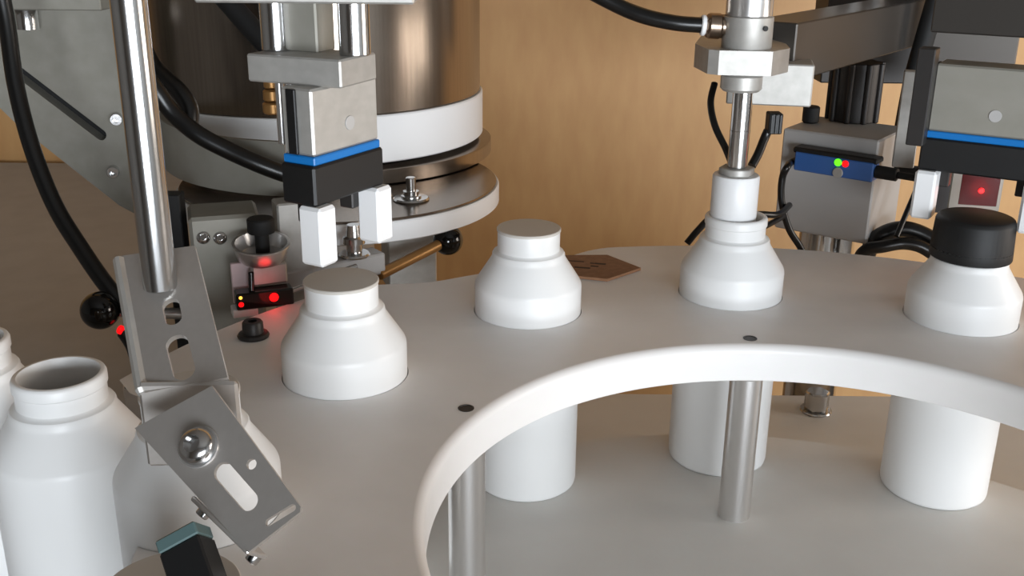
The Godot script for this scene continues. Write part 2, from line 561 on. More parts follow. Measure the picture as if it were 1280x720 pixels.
func make_bottle(label: String, p: Vector3, seal: bool, cap: bool) -> void:
	thing("bottle", label, "bottle", p, "white plastic bottles")
	var st := mb()
	var prof := [V(0, 0.8), V(24, 0.8), V(26, 0), V(28.5, 0.2), V(29.6, 1.2), V(30, 3), V(30, 123.2), V(29.8, 124.6), V(29.3, 126), V(21.2, 138.6), V(20.3, 140.4), V(20.2, 142), V(19.6, 143), V(17.9, 143.6), V(17.3, 144.4)]
	if not seal:
		prof.append_array([V(17.3, 150.5), V(17.9, 151.2), V(17.9, 154.6), V(17.4, 155.6), V(16.8, 156), V(15.6, 156), V(15.2, 155.4), V(15.2, 141), V(16.5, 139), V(27.5, 123), V(28.2, 121), V(28.2, 4), V(27, 2.4), V(0, 2.4)])
	else:
		prof.append_array([V(17.3, 154.6), V(16.9, 155.6), V(16, 156), V(0, 156)])
	lathe(st, prof, p, Vector3.UP, 72)
	part("body", st, M.bottle)
	if seal and not cap:
		st = mb()
		lathe(st, [V(17.2, 154.9), V(17.7, 155), V(17.75, 156.1), V(17.4, 156.5), V(0, 156.6)], p, Vector3.UP, 64)
		part("foil_seal", st, M.foil, null, "flat greyish seal over the neck")
	if cap:
		st = mb()
		lathe(st, [V(17.5, 143.9), V(21.2, 143.9), V(21.5, 144.6), V(21.3, 149)], p, Vector3.UP, 72)
		lathe(st, [V(21.3, 149), V(20.6, 164), V(20.2, 164.8)], p, Vector3.UP, 200, 0.018)
		lathe(st, [V(20.4, 164.6), V(19.6, 166.2), V(18.4, 166.8), V(0, 166.8)], p, Vector3.UP, 72)
		part("cap", st, M.cap, null, "black ribbed screw cap")

func build_bottles() -> void:
	var y := -108.1
	var l := ["white bottle mostly below the frame, only its greyish seal beside the black sensor showing", "white bottle in the ring plate behind the slotted steel bracket",
		"large white bottle with greyish flat seal, under the twin white gripper fingers", "white sealed bottle between the gripper and the brown card",
		"white bottle with the white cylindrical plug of the pressing rod in its neck", "white bottle closed with a black ribbed cap"]
	for i in 6:
		make_bottle(l[i], Vector3(stations[i].x, y, stations[i].z), i != 4, i == 5)
	make_bottle("open white bottle with an empty round neck, left of the slotted bracket", Vector3(-179, -117.2, -376), false, false)
	make_bottle("white bottle cut by the left picture edge, only its neck and shoulder showing", Vector3(-233, -117.2, -409), false, false)
	thing("infeed_plate", "flat steel infeed plate under the open bottles at the left edge", "infeed plate", Vector3(-240, -126.5, -385))
	var st := mb()
	box(st, Vector3(-243, -121.9, -385), Vector3(196, 8.8, 190))
	part("plate", st, M.sheet)

# foreground: rod, slotted bracket, arm and sensor
func build_sensor_stand() -> void:
	thing("sensor_stand", "steel rod with slotted bracket and slanted slotted arm in the left foreground", "sensor bracket", Vector3(-92, 60, -265))
	var st := mb()
	var foot := Vector3(-106.0, 104.0, -295.6)
	rod(st, foot, foot + Vector3(0, 130, 0), 5.0, 36)
	part("rod", st, M.polished)
	# tilted slotted plate
	var o := Vector3(-121.5, 110.5, -306.8)
	var u := Vector3(0.9906, 0.1275, -0.049)
	var v := Vector3(0.1114, -0.5466, 0.8299)
	var n := Vector3(-0.079, 0.8276, 0.5557)
	st = mb()
	plate(st, PackedVector2Array([Vector2(0, 0), Vector2(23.24, -0.3494), Vector2(36.51, 49.88), Vector2(13.02, 51.19)]), [slot(Vector2(20.97, 36.17), Vector2(23.76, 45.6), 3.232), slot(Vector2(17.82, 21.84), Vector2(19.04, 26.56), 2.533)], o, u, v, -n, 1.834)
	var br := part("slotted_plate", st, M.sheet)
	st = mb()
	var d := (u * 13.0 + v * 51.2).normalized()
	box(st, o + (u * 13.0 + v * 51.2) * 0.5 - u * 0.7 - n * 1.8, Vector3(3.4, 6.0, 52.8), Basis(d.cross(n).normalized() * -1.0, n, d), 1.1)
	part("folded_edge", st, M.alu, br)
	# lower tab bent down from the plate
	st = mb()
	var tb := yaw(0.99, -0.06)
	box(st, Vector3(-91.0, 73.4, -267.0), Vector3(27.5, 26.4, 2.0), tb, 0.8)
	box(st, Vector3(-104.0, 73.0, -271.2), Vector3(2.0, 27.5, 8.4), tb, 0.8)
	part("bent_tab", st, M.sheet)
	# slanted arm
	o = Vector3(-102.0, 79.2, -252.8)
	u = Vector3(0.8724, 0.46, -0.165)
	v = Vector3(0.4431, -0.6022, 0.6641)
	n = Vector3(-0.2062, 0.6525, 0.7292)
	st = mb()
	var out := PackedVector2Array([Vector2(0, 0), Vector2(23.9, 0), Vector2(33.9, 41.3), Vector2(34.3, 42.7), Vector2(33.6, 43.9), Vector2(17.6, 46.7)])
	plate(st, out, [slot(Vector2(18.69, 23.94), Vector2(22.28, 34.51), 2.577), circle2(Vector2(26.38, 25.86), 1.441, 20), slot(Vector2(25.25, 42.28), Vector2(32.23, 41.93), 0.9609)], o, u, v, -n, 1.398)
	var arm := part("slotted_arm", st, M.sheet)
	st = mb()
	var e0 := o + u * 8.474 + v * 25.86
	var e1 := o + u * 17.56 + v * 46.74
	var ed := (e1 - e0).normalized()
	var fb := Basis(ed, n, ed.cross(n).normalized())
	box(st, (e0 + e1) * 0.5 - n * 5.7, Vector3(e0.distance_to(e1), 11.4, 1.4), fb, 0.4)
	part("flange", st, M.sheet, arm)
	var side := ed.cross(n).normalized()
	if side.dot(u) > 0:
		side = -side
	cap_screw(e0 + ed * 3.9 - n * 3.5 + side * 0.6, side, 1.85, 1.8, arm, "screw")
	cap_screw(e0 + ed * 21.0 - n * 8.4 + side * 0.6, side, 1.85, 2.3, arm, "screw")
	var sp := o + u * 14.9 + v * 14.3
	button_screw(sp + n * 0.7, n, 5.1)
	st = mb()
	lathe(st, [V(0, 0), V(5.6, 0), V(5.8, 0.3), V(5.6, 0.7), V(0, 0.7)], sp, n, 36)
	part("washer", st, M.steel)
	st = mb()
	rod(st, sp - n * 1.4, sp - n * 10.5, 1.9, 16)
	part("stud", st, M.steel)
	# sensor
	var s0 := Vector3(-82.8, 67.2, -221.6)
	thing("proximity_sensor", "black box sensor with a teal end, held under the slanted slotted arm", "sensor", s0)
	var sb := Basis(u, n, u.cross(n)).orthonormalized()
	var ax := -sb.z if sb.z.dot(v) < 0 else sb.z
	st = mb()
	box(st, s0 + ax * 21.0 - sb.y * 4.2, Vector3(11, 9, 35), sb, 0.5)
	part("body", st, M.black)
	st = mb()
	box(st, s0 + ax * 1.7 - sb.y * 4.2, Vector3(11, 9, 3.5), sb, 0.4)
	part("end_cap", st, M.teal, null, "teal end cap")

func gripper(label: String, fc: Vector3, t: Vector3, half: float, yb: float, bar: bool) -> void:
	thing("gripper_head", label, "gripper", Vector3(fc.x, yb, fc.z), "pneumatic gripper heads over the ring")
	var b := yaw(t.x, t.z)
	var n := b.z if b.z.z > 0 else -b.z
	var st: SurfaceTool
	var c := Vector3(fc.x, 0, fc.z)
	for s in [-1.0, 1.0]:
		st = mb()
		box(st, c + t * half * s + Vector3.UP * (yb + 13.5), Vector3(11.5, 27, 13), b, 1.4)
		part("finger", st, M.white, null, "white plastic finger")
		st = mb()
		box(st, c + t * (half - 6.0) * s - n * 9.0 + Vector3.UP * (yb + 24), Vector3(9, 14, 8), b, 0.6)
		part("jaw", st, M.dark_grey)
	var k := c - n * 10.0
	st = mb()
	var wide := 50.0 if bar else 66.0
	var deep := 19.0 if bar else 26.0
	k += n * (13.0 - deep * 0.5)
	box(st, k + Vector3.UP * (yb + 36), Vector3(wide, 18, deep), b, 1.0)
	part("jaw_housing", st, M.black, null, "black lower housing")
	st = mb()
	box(st, k + Vector3.UP * (yb + 46.9), Vector3(wide - 3.0, 3.8, deep - 1.4), b, 0.5)
	part("collar", st, M.blue, null, "blue band")
	st = mb()
	var tall := 29.0 if bar else 36.0
	box(st, k + Vector3.UP * (yb + 48.9 + tall * 0.5), Vector3(wide - 4.0, tall, deep - 2.0), b, 1.0)
	var body := part("cylinder_body", st, M.alu if bar else M.alu_dull)  # same kind of body, toned darker on the second head to imitate its dim corner
	st = mb()
	cyl(st, k + n * (deep * 0.5 - 1.0) + t * 2.0 + Vector3.UP * (yb + 60), 3.2, 0.5, n, 0.1)
	part("plug", st, M.grey, body)
	st = mb()
	box(st, k - t * (wide * 0.5 - 1.2) - n * 2.0 + Vector3.UP * (yb + 48.9 + tall * 0.5), Vector3(1.6, tall - 1.0, 5), b, 0.3)
	part("sensor_groove", st, M.black, body)

func build_grippers() -> void:
	var t1 := Vector3(0.497, 0, -0.868)
	gripper("grey gripper head with blue band and twin white fingers above the large sealed bottle", Vector3(-76, 0, -462.5), t1, 20.8, 62.6, true)
	# the lift head it hangs from
	var a := Vector3(0.92, 0, 0.39).normalized()
	var b := yaw(a.x, a.z)
	var st := mb()
	var p := Vector3(-89.5, 146.5, -468)
	var lift := cur
	box(st, p, Vector3(48, 12, 30), b, 0.8)
	part("lift_bar", st, M.alu)
	for q in [Vector3(-106.5, 152.5, -477), Vector3(-69.5, 152.5, -463)]:
		st = mb()
		rod(st, q, q + Vector3.UP * 22.5, 6.9, 36)
		part("guide_rod", st, M.polished)
	st = mb()
	box(st, Vector3(-88, 181, -476), Vector3(92, 12, 52), Basis(), 0.8)
	part("top_plate", st, M.alu)
	st = mb()
	box(st, Vector3(-91, 163.5, -479), Vector3(15, 23, 15), b, 0.8)
	part("lift_cylinder", st, M.alu_dull)
	st = mb()
	for y in [0.0, 6.0, 12.0]:
		cyl(st, Vector3(-115, 120 + y, -498), 5.0 - 0.1 * y, 5.6, Vector3.UP, 0.8, 24)
	part("air_fitting", st, M.brass, null, "brass coloured air fitting")
	for x in [-110.5, -105.0]:
		st = mb()
		rod(st, Vector3(x, 106, -494), Vector3(x, 141, -494), 2.2, 20)
		part("tie_rod", st, M.steel)
	var t2 := Vector3(0.851, 0, 0.525)
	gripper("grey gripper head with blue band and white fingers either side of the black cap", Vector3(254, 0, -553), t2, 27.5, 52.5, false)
	st = mb()
	box(st, Vector3(221, 120, -566), Vector3(9, 52, 12), yaw(t2.x, t2.z), 0.6)
	part("side_post", st, M.dark_grey)
	st = mb()
	box(st, Vector3(262, 168, -580), Vector3(60, 30, 50), yaw(t2.x, t2.z), 0.8)
	part("lift_block", st, M.dark_arm)

func build_feeder() -> void:
	thing("cap_feeder", "big polished steel drum over white discs behind the first gripper", "cap feeder", Vector3(-159, -126.5, -844))
	var c := Vector3(-159.4, 0, -844)
	var st := mb()
	lathe(st, [V(0, 77), V(131, 77), V(132, 78), V(132, 330), V(131, 331), V(0, 331)], c, Vector3.UP, 96)
	part("drum", st, M.drum)
	st = mb()
	lathe(st, [V(0, 43), V(133.2, 43), V(134.2, 44), V(134.2, 76), V(133.2, 77), V(0, 77)], c, Vector3.UP, 96)
	part("upper_disc", st, M.white, null, "thick white plastic disc under the drum")
	st = mb()
	lathe(st, [V(0, 39), V(118, 39), V(118, 43), V(0, 43)], c, Vector3.UP, 80)
	part("shadow_gap", st, M.black)  # black disc standing in for the shadow between white disc and lower drum
	st = mb()
	lathe(st, [V(0, 28), V(126, 28), V(127, 28.6), V(127, 38.5), V(126, 39), V(0, 39)], c + Vector3(14, 0, 4), Vector3.UP, 96)
	part("lower_drum", st, M.drum)
	st = mb()
	var f := Vector3(-125.6, 0, -742)
	lathe(st, [V(0, 12), V(114, 12), V(115.4, 13), V(115.4, 25), V(114.6, 26), V(0, 26)], f, Vector3.UP, 96)
	part("star_disc", st, M.white, null, "white plastic disc with a steel top")
	st = mb()
	lathe(st, [V(0, 26), V(113, 26), V(113.5, 26.4), V(113.5, 27.2), V(113, 27.6), V(0, 27.6)], f, Vector3.UP, 96)
	part("steel_cover", st, M.drum)
	var bp := Vector3(-69, 27.6, -686)
	st = mb()
	lathe(st, [V(0, 0), V(12, 0), V(12.4, 0.8), V(11.5, 1.8), V(7, 2.0), V(7, 3.2), V(5.4, 3.6), V(5.4, 6.2), V(3.4, 6.4), V(3.4, 15), V(3, 15.5), V(0, 15.5)], bp, Vector3.UP, 40)
	part("bolt", st, M.polished)
	bp = Vector3(-92, 27.6, -694)
	st = mb()
	lathe(st, [V(0, 0), V(9, 0), V(9.4, 0.8), V(8.5, 1.8), V(0, 2.0)], bp, Vector3.UP, 40)
	part("washer", st, M.polished)
	st = mb()
	var wall := PackedVector2Array()
	for k in 25:
		wall.append(Vector2(-125.6, -742) + Vector2.from_angle(deg_to_rad(96 + 94.0 * k / 24)) * 121.0)
	for k in 25:
		wall.append(Vector2(-125.6, -742) + Vector2.from_angle(deg_to_rad(190 - 94.0 * k / 24)) * 117.5)
	plate(st, wall, [], Vector3(0, 80, 0), Vector3.RIGHT, Vector3(0, 0, 1), Vector3.DOWN, 34)
	part("guard", st, M.alu_dull, null, "curved grey guard plate")
	st = mb()
	rod(st, Vector3(-150, -126.2, -790), Vector3(-150, 12, -790), 40, 48)
	part("column", st, M.grey)
	# aluminium side plate at the upper left
	thing("side_plate", "grey aluminium side plate with a long diagonal slot, upper left", "machine plate", Vector3(-300, 14, -740))
	st = mb()
	var n := Vector3(0, -0.0, 1)
	plate(st, PackedVector2Array([Vector2(-372, 200), Vector2(-368, 84), Vector2(-352, 66), Vector2(-287, 8), Vector2(-270, -2), Vector2(-258, 4), Vector2(-256, 200)]), [slot(Vector2(-351, 108), Vector2(-294, 60), 4.0)], Vector3(0, 0, -735), Vector3.RIGHT, Vector3.UP, Vector3(0, 0, -1), 12)
	part("plate", st, M.alu_dull)
	for q in [Vector3(-281, 72, -735), Vector3(-288, 34, -735), Vector3(-367, 107, -735)]:
		cap_screw(q, Vector3(0.25, 0, 1), 4.3, 7, null, "screw")
	cap_screw(Vector3(-331, 134, -727), Vector3(0, 1, 0), 7.2, 14, null, "screw")
	st = mb()
	box(st, Vector3(-318, 154, -722), Vector3(90, 12, 26), Basis(), 0.8)
	part("bracket", st, M.alu_dull)
	st = mb()
	plate(st, PackedVector2Array([Vector2(-362, 200), Vector2(-358, 90), Vector2(-287, 22), Vector2(-276, 16), Vector2(-276, 200)]), [], Vector3(0, 0, -747.2), Vector3.RIGHT, Vector3.UP, Vector3(0, 0, -1), 4)
	part("backing", st, M.black)  # black sheet added behind the plate so that its slot reads dark
	# clamp levers
	lever("clamp_lever", "black ball knob on a brass coloured rod, under the white disc", Vector3(-84, -4.5, -622), Vector3(-43.3, 4.3, -669.3), 10.2, M.brass, 3.6)
	lever("clamp_lever", "black ball knob at the end of the thick cable, left of the bracket", Vector3(-185, -24, -600), Vector3(-236.9, -5.9, -559.3), 11.0, M.steel, 3.5)
	part_block()

func lever(n: String, label: String, a: Vector3, b: Vector3, r: float, m: Material, rr: float) -> void:
	thing(n, label, "lever knob", a)
	var st := mb()
	rod(st, a, b, rr, 24)
	part("rod", st, m)
	st = mb()
	ball(st, b, r)
	part("knob", st, M.gloss)

# grey tooling between the drum and the first bottle
func part_block() -> void:
	thing("tooling_block", "grey tooling block with black thumb knob and chrome cup, behind the first bottle", "machine block", Vector3(-165, -126.5, -620))
	var st := mb()
	box(st, Vector3(-173, -12, -600), Vector3(40, 112, 34), yaw(0.95, -0.3), 2)
	part("block", st, M.alu_dull)
	st = mb()
	box(st, Vector3(-178, -97, -600), Vector3(40, 58, 30), yaw(0.95, -0.3), 1)
	part("pedestal", st, M.dark_grey)
	st = mb()
	lathe(st, [V(0, 0), V(12, 0), V(14, 2), V(15.5, 9), V(16.2, 9.6), V(16.2, 10.6), V(14.6, 10.6), V(12, 3), V(0, 2.5)], Vector3(-143, 24, -566), Vector3(0.05, 1, 0.15), 48)
	part("cup", st, M.steel)
	st = mb()
	lathe(st, [V(0, 0), V(4, 0), V(4, 12), V(7.4, 12.4), V(7.8, 13), V(7.8, 20), V(7, 20.8), V(0, 20.8)], Vector3(-142.5, 27.2, -567), Vector3.UP, 60, 0.03)
	part("thumb_knob", st, M.rubber)
	st = mb()
	box(st, Vector3(-131, 20, -596), Vector3(20, 62, 16), yaw(0.9, -0.4), 1)
	box(st, Vector3(-143, 16.5, -572), Vector3(20, 12, 26), yaw(0.9, -0.4), 1)
	part("riser", st, M.alu)
	st = mb()
	box(st, Vector3(-118, 3, -604), Vector3(84, 14, 16), yaw(0.8, -0.6), 1)
	part("bar", st, M.grey)
	for q in [Vector3(-180, 32, -580.6), Vector3(-171, 31, -583.2)]:
		button_screw(q, Vector3(0.2, 0.4, 1), 4.0, null, "screw")
	st = mb()
	lathe(st, [V(0, 0), V(9.5, 0), V(10, 1), V(9, 2), V(5, 2.4), V(5, 8), V(7, 8.4), V(7, 12), V(5, 13), V(4, 20), V(0, 20)], Vector3(-98, 10.2, -616), Vector3.UP, 40)
	part("bolt", st, M.polished)
	st = mb()
	box(st, Vector3(-72, -12, -690), Vector3(34, 44, 24), yaw(0.9, -0.3), 1)
	box(st, Vector3(-72, -80, -694), Vector3(30, 92.6, 20), yaw(0.9, -0.3), 1)
	part("support", st, M.alu)
	st = mb()
	box(st, Vector3(-201, -36, -598), Vector3(10.5, 180, 11), Basis(), 0.6)
	part("upright", st, M.black)
	# optical sensor with a red lamp
	thing("optical_sensor", "small black optical sensor with a glowing red spot, left of the large sealed bottle", "sensor", Vector3(-140, 0, -556))
	st = mb()
	var b := yaw(0.93, -0.37)
	box(st, Vector3(-141, 4.6, -556), Vector3(32, 10, 10), b, 0.8)
	part("housing", st, M.gloss)
	st = mb()
	var nn := b.z if b.z.z > 0 else -b.z
	cyl(st, Vector3(-136.5, 5.6, -557.6) + nn * 5.0, 2.6, 0.6, nn, 0.2, 20)
	part("lamp_lens", st, M.red_led, null, "glowing red spot")
	st = mb()
	cyl(st, Vector3(-153.6, 3.4, -551) + nn * 5.0, 1.5, 0.5, nn, 0.2, 16)
	part("indicator", st, M.red_led)
	st = mb()
	cyl(st, Vector3(-153.6, 7.4, -551) + nn * 4.8, 1.0, 0.5, nn, 0.2, 16)
	part("indicator", st, M.amber_led)
	st = mb()
	box(st, Vector3(-153.5, 11, -563), Vector3(14, 24, 3), b, 0.5)
	part("reflector", st, M.pink)
	st = mb()
	rod(st, Vector3(-147, 9, -553), Vector3(-147, 20, -555), 1.6, 16)
	part("screw", st, M.gloss)
	st = mb()
	box(st, Vector3(-152, -2.5, -553), Vector3(14, 5.0, 10), b, 0.5)
	part("foot", st, M.white)
	st = mb()
	tube(st, [Vector3(-128, 6, -561), Vector3(-118, 9, -566), Vector3(-106, 12, -574), Vector3(-92, 14, -584)], 1.6)
	part("cable", st, M.polished)
	lamp(Vector3(-136.0, 5.8, -550.0), Color(1.0, 0.08, 0.1), 0.0001)
	thing("hold_down_bolt", "dark rubber footed bolt on the ring plate by the large sealed bottle", "bolt", Vector3(-133, 0, -505))
	st = mb()
	lathe(st, [V(0, 0), V(8, 0), V(8.4, 1), V(7.6, 2.2), V(5.6, 2.6), V(5.4, 8), V(4.6, 9), V(2.5, 9), V(2.3, 5), V(0, 5)], Vector3(-136, 0.05, -508), Vector3.UP, 40)
	part("body", st, M.dark_grey)

func lamp(p: Vector3, c: Color, e: float) -> void:
	var l := OmniLight3D.new()
	l.name = "sensor_glow"
	l.light_color = c
	l.light_energy = e
	l.light_size = 0.004
	l.omni_range = 6.0
	l.omni_attenuation = 2.0
	l.shadow_enabled = true
	l.position = W(p)
	add_child(l, true)

func build_nozzle() -> void:
	thing("pressing_head", "vertical steel pressing rod with white plug, clamped to an aluminium arm above a bottle", "pressing head", Vector3(131.2, 45, -582.7))
	var ax := Vector3(127.6, 50, -583)
	var st := mb()
	lathe(st, [V(0, 40), V(12.6, 40), V(13.3, 41), V(13.3, 71), V(12.6, 72), V(0, 72)], Vector3(ax.x, 0, ax.z), Vector3.UP, 56)
	part("plug", st, M.white, null, "white cylindrical plug")
	st = mb()
	cyl(st, Vector3(ax.x, 72, ax.z), 10.2, 4.2, Vector3.UP, 0.5, 6)
	part("nut", st, M.alu)
	st = mb()
	rod(st, Vector3(ax.x, 76, ax.z), Vector3(ax.x, 124, ax.z), 5.6, 36)
	lathe(st, [V(5.6, 96), V(5.75, 96.2), V(5.75, 97.4), V(5.6, 97.6)], Vector3(ax.x, 0, ax.z), Vector3.UP, 36)
	part("piston_rod", st, M.polished)
	st = mb()
	cyl(st, Vector3(ax.x - 1.5, 119.5, ax.z), 11.5, 10, Vector3.UP, 1.6, 48)
	part("lower_collar", st, M.alu)
	st = mb()
	# clamp block with chamfered left corner
	plate(st, PackedVector2Array([Vector2(102, -600), Vector2(105, -573), Vector2(110, -569), Vector2(138, -566), Vector2(151, -582), Vector2(154, -604), Vector2(148, -640), Vector2(112, -640)]), [], Vector3(0, 143, 0), Vector3.RIGHT, Vector3(0, 0, 1), Vector3.DOWN, 13.0)
	part("clamp_block", st, M.alu)
	st = mb()
	lathe(st, [V(0, 143), V(13.4, 143), V(13.6, 143.4), V(13.6, 159.6), V(13, 160), V(0, 160)], Vector3(ax.x - 0.5, 0, ax.z), Vector3.UP, 56)
	var col := part("upper_collar", st, M.alu)
	st = mb()
	cyl(st, Vector3(ax.x + 6.2, 154.5, ax.z + 12.6), 1.4, 0.8, Vector3(0.3, 0, 1), 0.1, 20)
	part("pin_hole", st, M.black, col)
	st = mb()
	rod(st, Vector3(ax.x - 0.5, 160, ax.z), Vector3(ax.x - 0.5, 260, ax.z), 12.6, 48)
	part("cylinder", st, M.steel)
	st = mb()
	cyl(st, Vector3(104, 154.6, -584), 6.4, 13, Vector3(1, -0.05, 0), 1.2, 6)
	cyl(st, Vector3(105, 154.5, -584), 6.9, 8, Vector3(1, -0.05, 0), 1.2, 32)
	var fit := part("air_fitting", st, M.nickel)
	st = mb()
	cyl(st, Vector3(101.6, 154.7, -584), 5.6, 2.6, Vector3(1, -0.05, 0), 0.6, 32)
	part("release_ring", st, M.white, fit)
	# lower block and arm
	st = mb()
	box(st, Vector3(150, 119.5, -618), Vector3(48, 24, 26), yaw(0.98, 0.2), 0.8)
	part("lower_block", st, M.alu)
	st = mb()
	var b := yaw(0.6, -0.8)
	box(st, Vector3(232, 136, -734), Vector3(270, 34, 30), b, 0.8)
	part("arm", st, M.dark_arm, null, "dark grey arm running back to the right")
	st = mb()
	box(st, Vector3(152, 97.5, -606), Vector3(8, 12, 10), Basis(), 0.6)
	for k in 3:
		box(st, Vector3(149.5 + 2.5 * k, 97.5, -600.6), Vector3(1.2, 11, 1.4), Basis(), 0.2)
	part("connector", st, M.black)
	# cables of the head
	thing("air_hose", "thick black air hose curving from the top edge to the metal fitting", "air hose", Vector3(60, 165, -600))
	st = mb()
	tube(st, [Vector3(20, 182, -600), Vector3(52, 166, -594), Vector3(70, 159, -589), Vector3(88, 155.6, -585), Vector3(102.4, 154.7, -584)], 4.2, 18)
	part("hose", st, M.cable)
	thing("sensor_cable", "thin black cable hanging left of the steel pressing rod", "cable", Vector3(115, 85, -600))
	st = mb()
	tube(st, [Vector3(118, 118, -618), Vector3(115, 108, -610), Vector3(117, 96, -602), Vector3(123, 84, -596), Vector3(127.5, 74, -594)], 2.0)
	part("cable", st, M.cable)
	thing("sensor_cable", "thin black cable running down right of the steel pressing rod", "cable", Vector3(145, 85, -604))
	st = mb()
	tube(st, [Vector3(149, 93, -606), Vector3(147, 88, -605), Vector3(143, 80, -600), Vector3(139, 74, -596)], 2.6)
	part("cable", st, M.cable)
	thing("sensor_cable", "black cable passing behind the neck of the bottle under the white plug, upper one", "cable", Vector3(150, 28, -650))
	st = mb()
	tube(st, [Vector3(112, 12.5, -640), Vector3(119, 21, -642), Vector3(128, 28, -646), Vector3(145, 29, -650), Vector3(161, 28, -656), Vector3(176, 25, -667), Vector3(190, 24, -694)], 2.2)
	part("cable", st, M.cable)
	thing("sensor_cable", "short black cable right of the plugged bottle's shoulder, below another cable", "cable", Vector3(170, 18, -665))
	st = mb()
	tube(st, [Vector3(156, 18, -652), Vector3(168, 18, -664), Vector3(188, 17, -694)], 2.0)
	part("cable", st, M.cable)

func build_right_station() -> void:
	thing("station_column", "grey square block on a steel column behind the ring, carrying the blue amplifier", "machine column", Vector3(232, -LIFT, -742))
	var st := mb()
	var b := yaw(0.8, 0.6)
	box(st, Vector3(237, 33, -738), Vector3(68, 73, 62), b, 1.1)
	part("block", st, M.grey)
	st = mb()
	rod(st, Vector3(233, -LIFT + 0.2, -740), Vector3(233, -3.6, -740), 20, 48)
	part("column", st, M.polished)
	st = mb()
	cyl(st, Vector3(216, 69.6, -756), 6, 12, Vector3.UP, 1)
	part("rubber_foot", st, M.rubber)
	st = mb()
	rod(st, Vector3(250, 69.6, -768), Vector3(250, 112, -768), 17, 40)
	var sleeve := part("sleeve", st, M.dark_grey)
	for k in 9:
		st = mb()
		rod(st, Vector3(250 + 17.5 * cos(k * 0.7), 69.6, -768 + 17.5 * sin(k * 0.7)), Vector3(250 + 17.5 * cos(k * 0.7), 112, -768 + 17.5 * sin(k * 0.7)), 2.2, 12)
		part("rib", st, M.dark_grey, sleeve)
	thing("deck_screw", "shiny hexagon screw on the steel table seen below the ring plate", "screw", Vector3(221, -126.5, -682))
	st = mb()
	lathe(st, [V(0, 0), V(11, 0), V(11.5, 0.8), V(11, 1.6), V(0, 1.6)], Vector3(221, -126.4, -682), Vector3.UP, 36)
	part("washer", st, M.polished)
	st = mb()
	cyl(st, Vector3(221, -124.8, -682), 9, 14, Vector3.UP, 1, 6)
	part("head", st, M.polished)
	# blue amplifier
	var o := Vector3(220.5, 51, -699.6)
	var a := Vector3(0.8, -0.01, 0.6).normalized()
	var up := (Vector3.UP - a * a.y).normalized()
	var ab := Basis(a, up, a.cross(up))
	thing("sensor_amplifier", "blue sensor amplifier with green and red lights on the grey block", "sensor amplifier", o)
	st = mb()
	box(st, o, Vector3(55, 13, 12), ab, 0.8)
	part("housing", st, M.amp)
	st = mb()
	box(st, o + up * 7.5 - ab.z * 1.0, Vector3(59, 4, 13), ab, 1.0)
	part("cover", st, M.black)
	var fz := ab.z
	st = mb()
	cyl(st, o + a * 3.5 + up * 3.6 + fz * 5.9, 2.5, 1.2, fz, 0.5, 20)
	part("green_light", st, M.green_led)
	st = mb()
	cyl(st, o + a * 8.6 + up * 3.4 + fz * 5.9, 2.3, 1.2, fz, 0.5, 20)
	part("red_light", st, M.red_led)
	st = mb()
	cyl(st, o + a * 4.2 - up * 3.4 + fz * 5.9, 3.6, 1.2, fz, 0.5, 24)
	part("button", st, M.alu)
	st = mb()
	rod(st, o + a * 27.5, o + a * 42.0, 4.4, 20)
	rod(st, o + a * 42.0, o + a * 60.0, 2.4, 20)
	part("plug", st, M.rubber)
	thing("sensor_cable", "black cable looping down from the left end of the blue amplifier", "cable", Vector3(200, 10, -690))
	st = mb()
	tube(st, [o - a * 27.0, o - a * 32 + Vector3(-1, -3, 2), Vector3(185.3, 52.6, -689.9), Vector3(182.4, 44.3, -690.1), Vector3(183.5, 28.4, -690.8), Vector3(190.7, 8.2, -692.0), Vector3(201.4, -7.5, -692.7), Vector3(207.7, -22.8, -689.3)], 2.4)
	part("cable", st, M.cable)
	thing("air_hose", "thicker, upper of the two glossy black hoses arching behind the black capped bottle", "air hose", Vector3(255, 0, -692))
	st = mb()
	tube(st, [Vector3(251.4, -30.0, -694.2), Vector3(249.5, -14.5, -697.6), Vector3(252.8, -3.0, -698.6), Vector3(260.7, 4.2, -698.0), Vector3(271.8, 7.3, -695.9), Vector3(283.3, 4.8, -692.9), Vector3(293.6, -0.7, -688.8), Vector3(303.6, -10.0, -685.4)], 5.6, 18)
	part("hose", st, M.cable)
	thing("air_hose", "thinner, lower of the two glossy black hoses arching behind the black capped bottle", "air hose", Vector3(250, -10, -685))
	st = mb()
	tube(st, [Vector3(242.8, -27.1, -685.6), Vector3(240.9, -13.4, -688.5), Vector3(245.0, -5.3, -687.1), Vector3(255.0, -2.2, -685.0), Vector3(267.4, 0.5, -683.9), Vector3(278.7, -0.8, -681.3), Vector3(289.7, -6.9, -679.1)], 4.4, 18)
	part("hose", st, M.cable)
	thing("sensor_cable", "thin black cable slanting down right of the grey block", "cable", Vector3(270, 10, -690))
	st = mb()
	tube(st, [Vector3(279, 48, -699), Vector3(277, 38, -696), Vector3(270, 22, -690), Vector3(262, 6, -682)], 1.9)
	part("cable", st, M.cable)
	# light grey upright and dark lift units at the upper right
	thing("lift_upright", "light grey flat upright bar left of the black capped bottle's gripper", "machine post", Vector3(262, 50, -694))
	st = mb()
	box(st, Vector3(264, 84, -694), Vector3(14, 64, 10), yaw(0.9, 0.3), 0.6)
	part("bar", st, M.alu)
	st = mb()
	box(st, Vector3(268, 48.5, -694), Vector3(18, 7, 8), yaw(0.9, 0.3), 0.6)
	part("foot", st, M.black)
	thing("lift_unit", "dark lift unit with steel guide rods in the upper right corner", "lift unit", Vector3(300, 80, -860))
	st = mb()
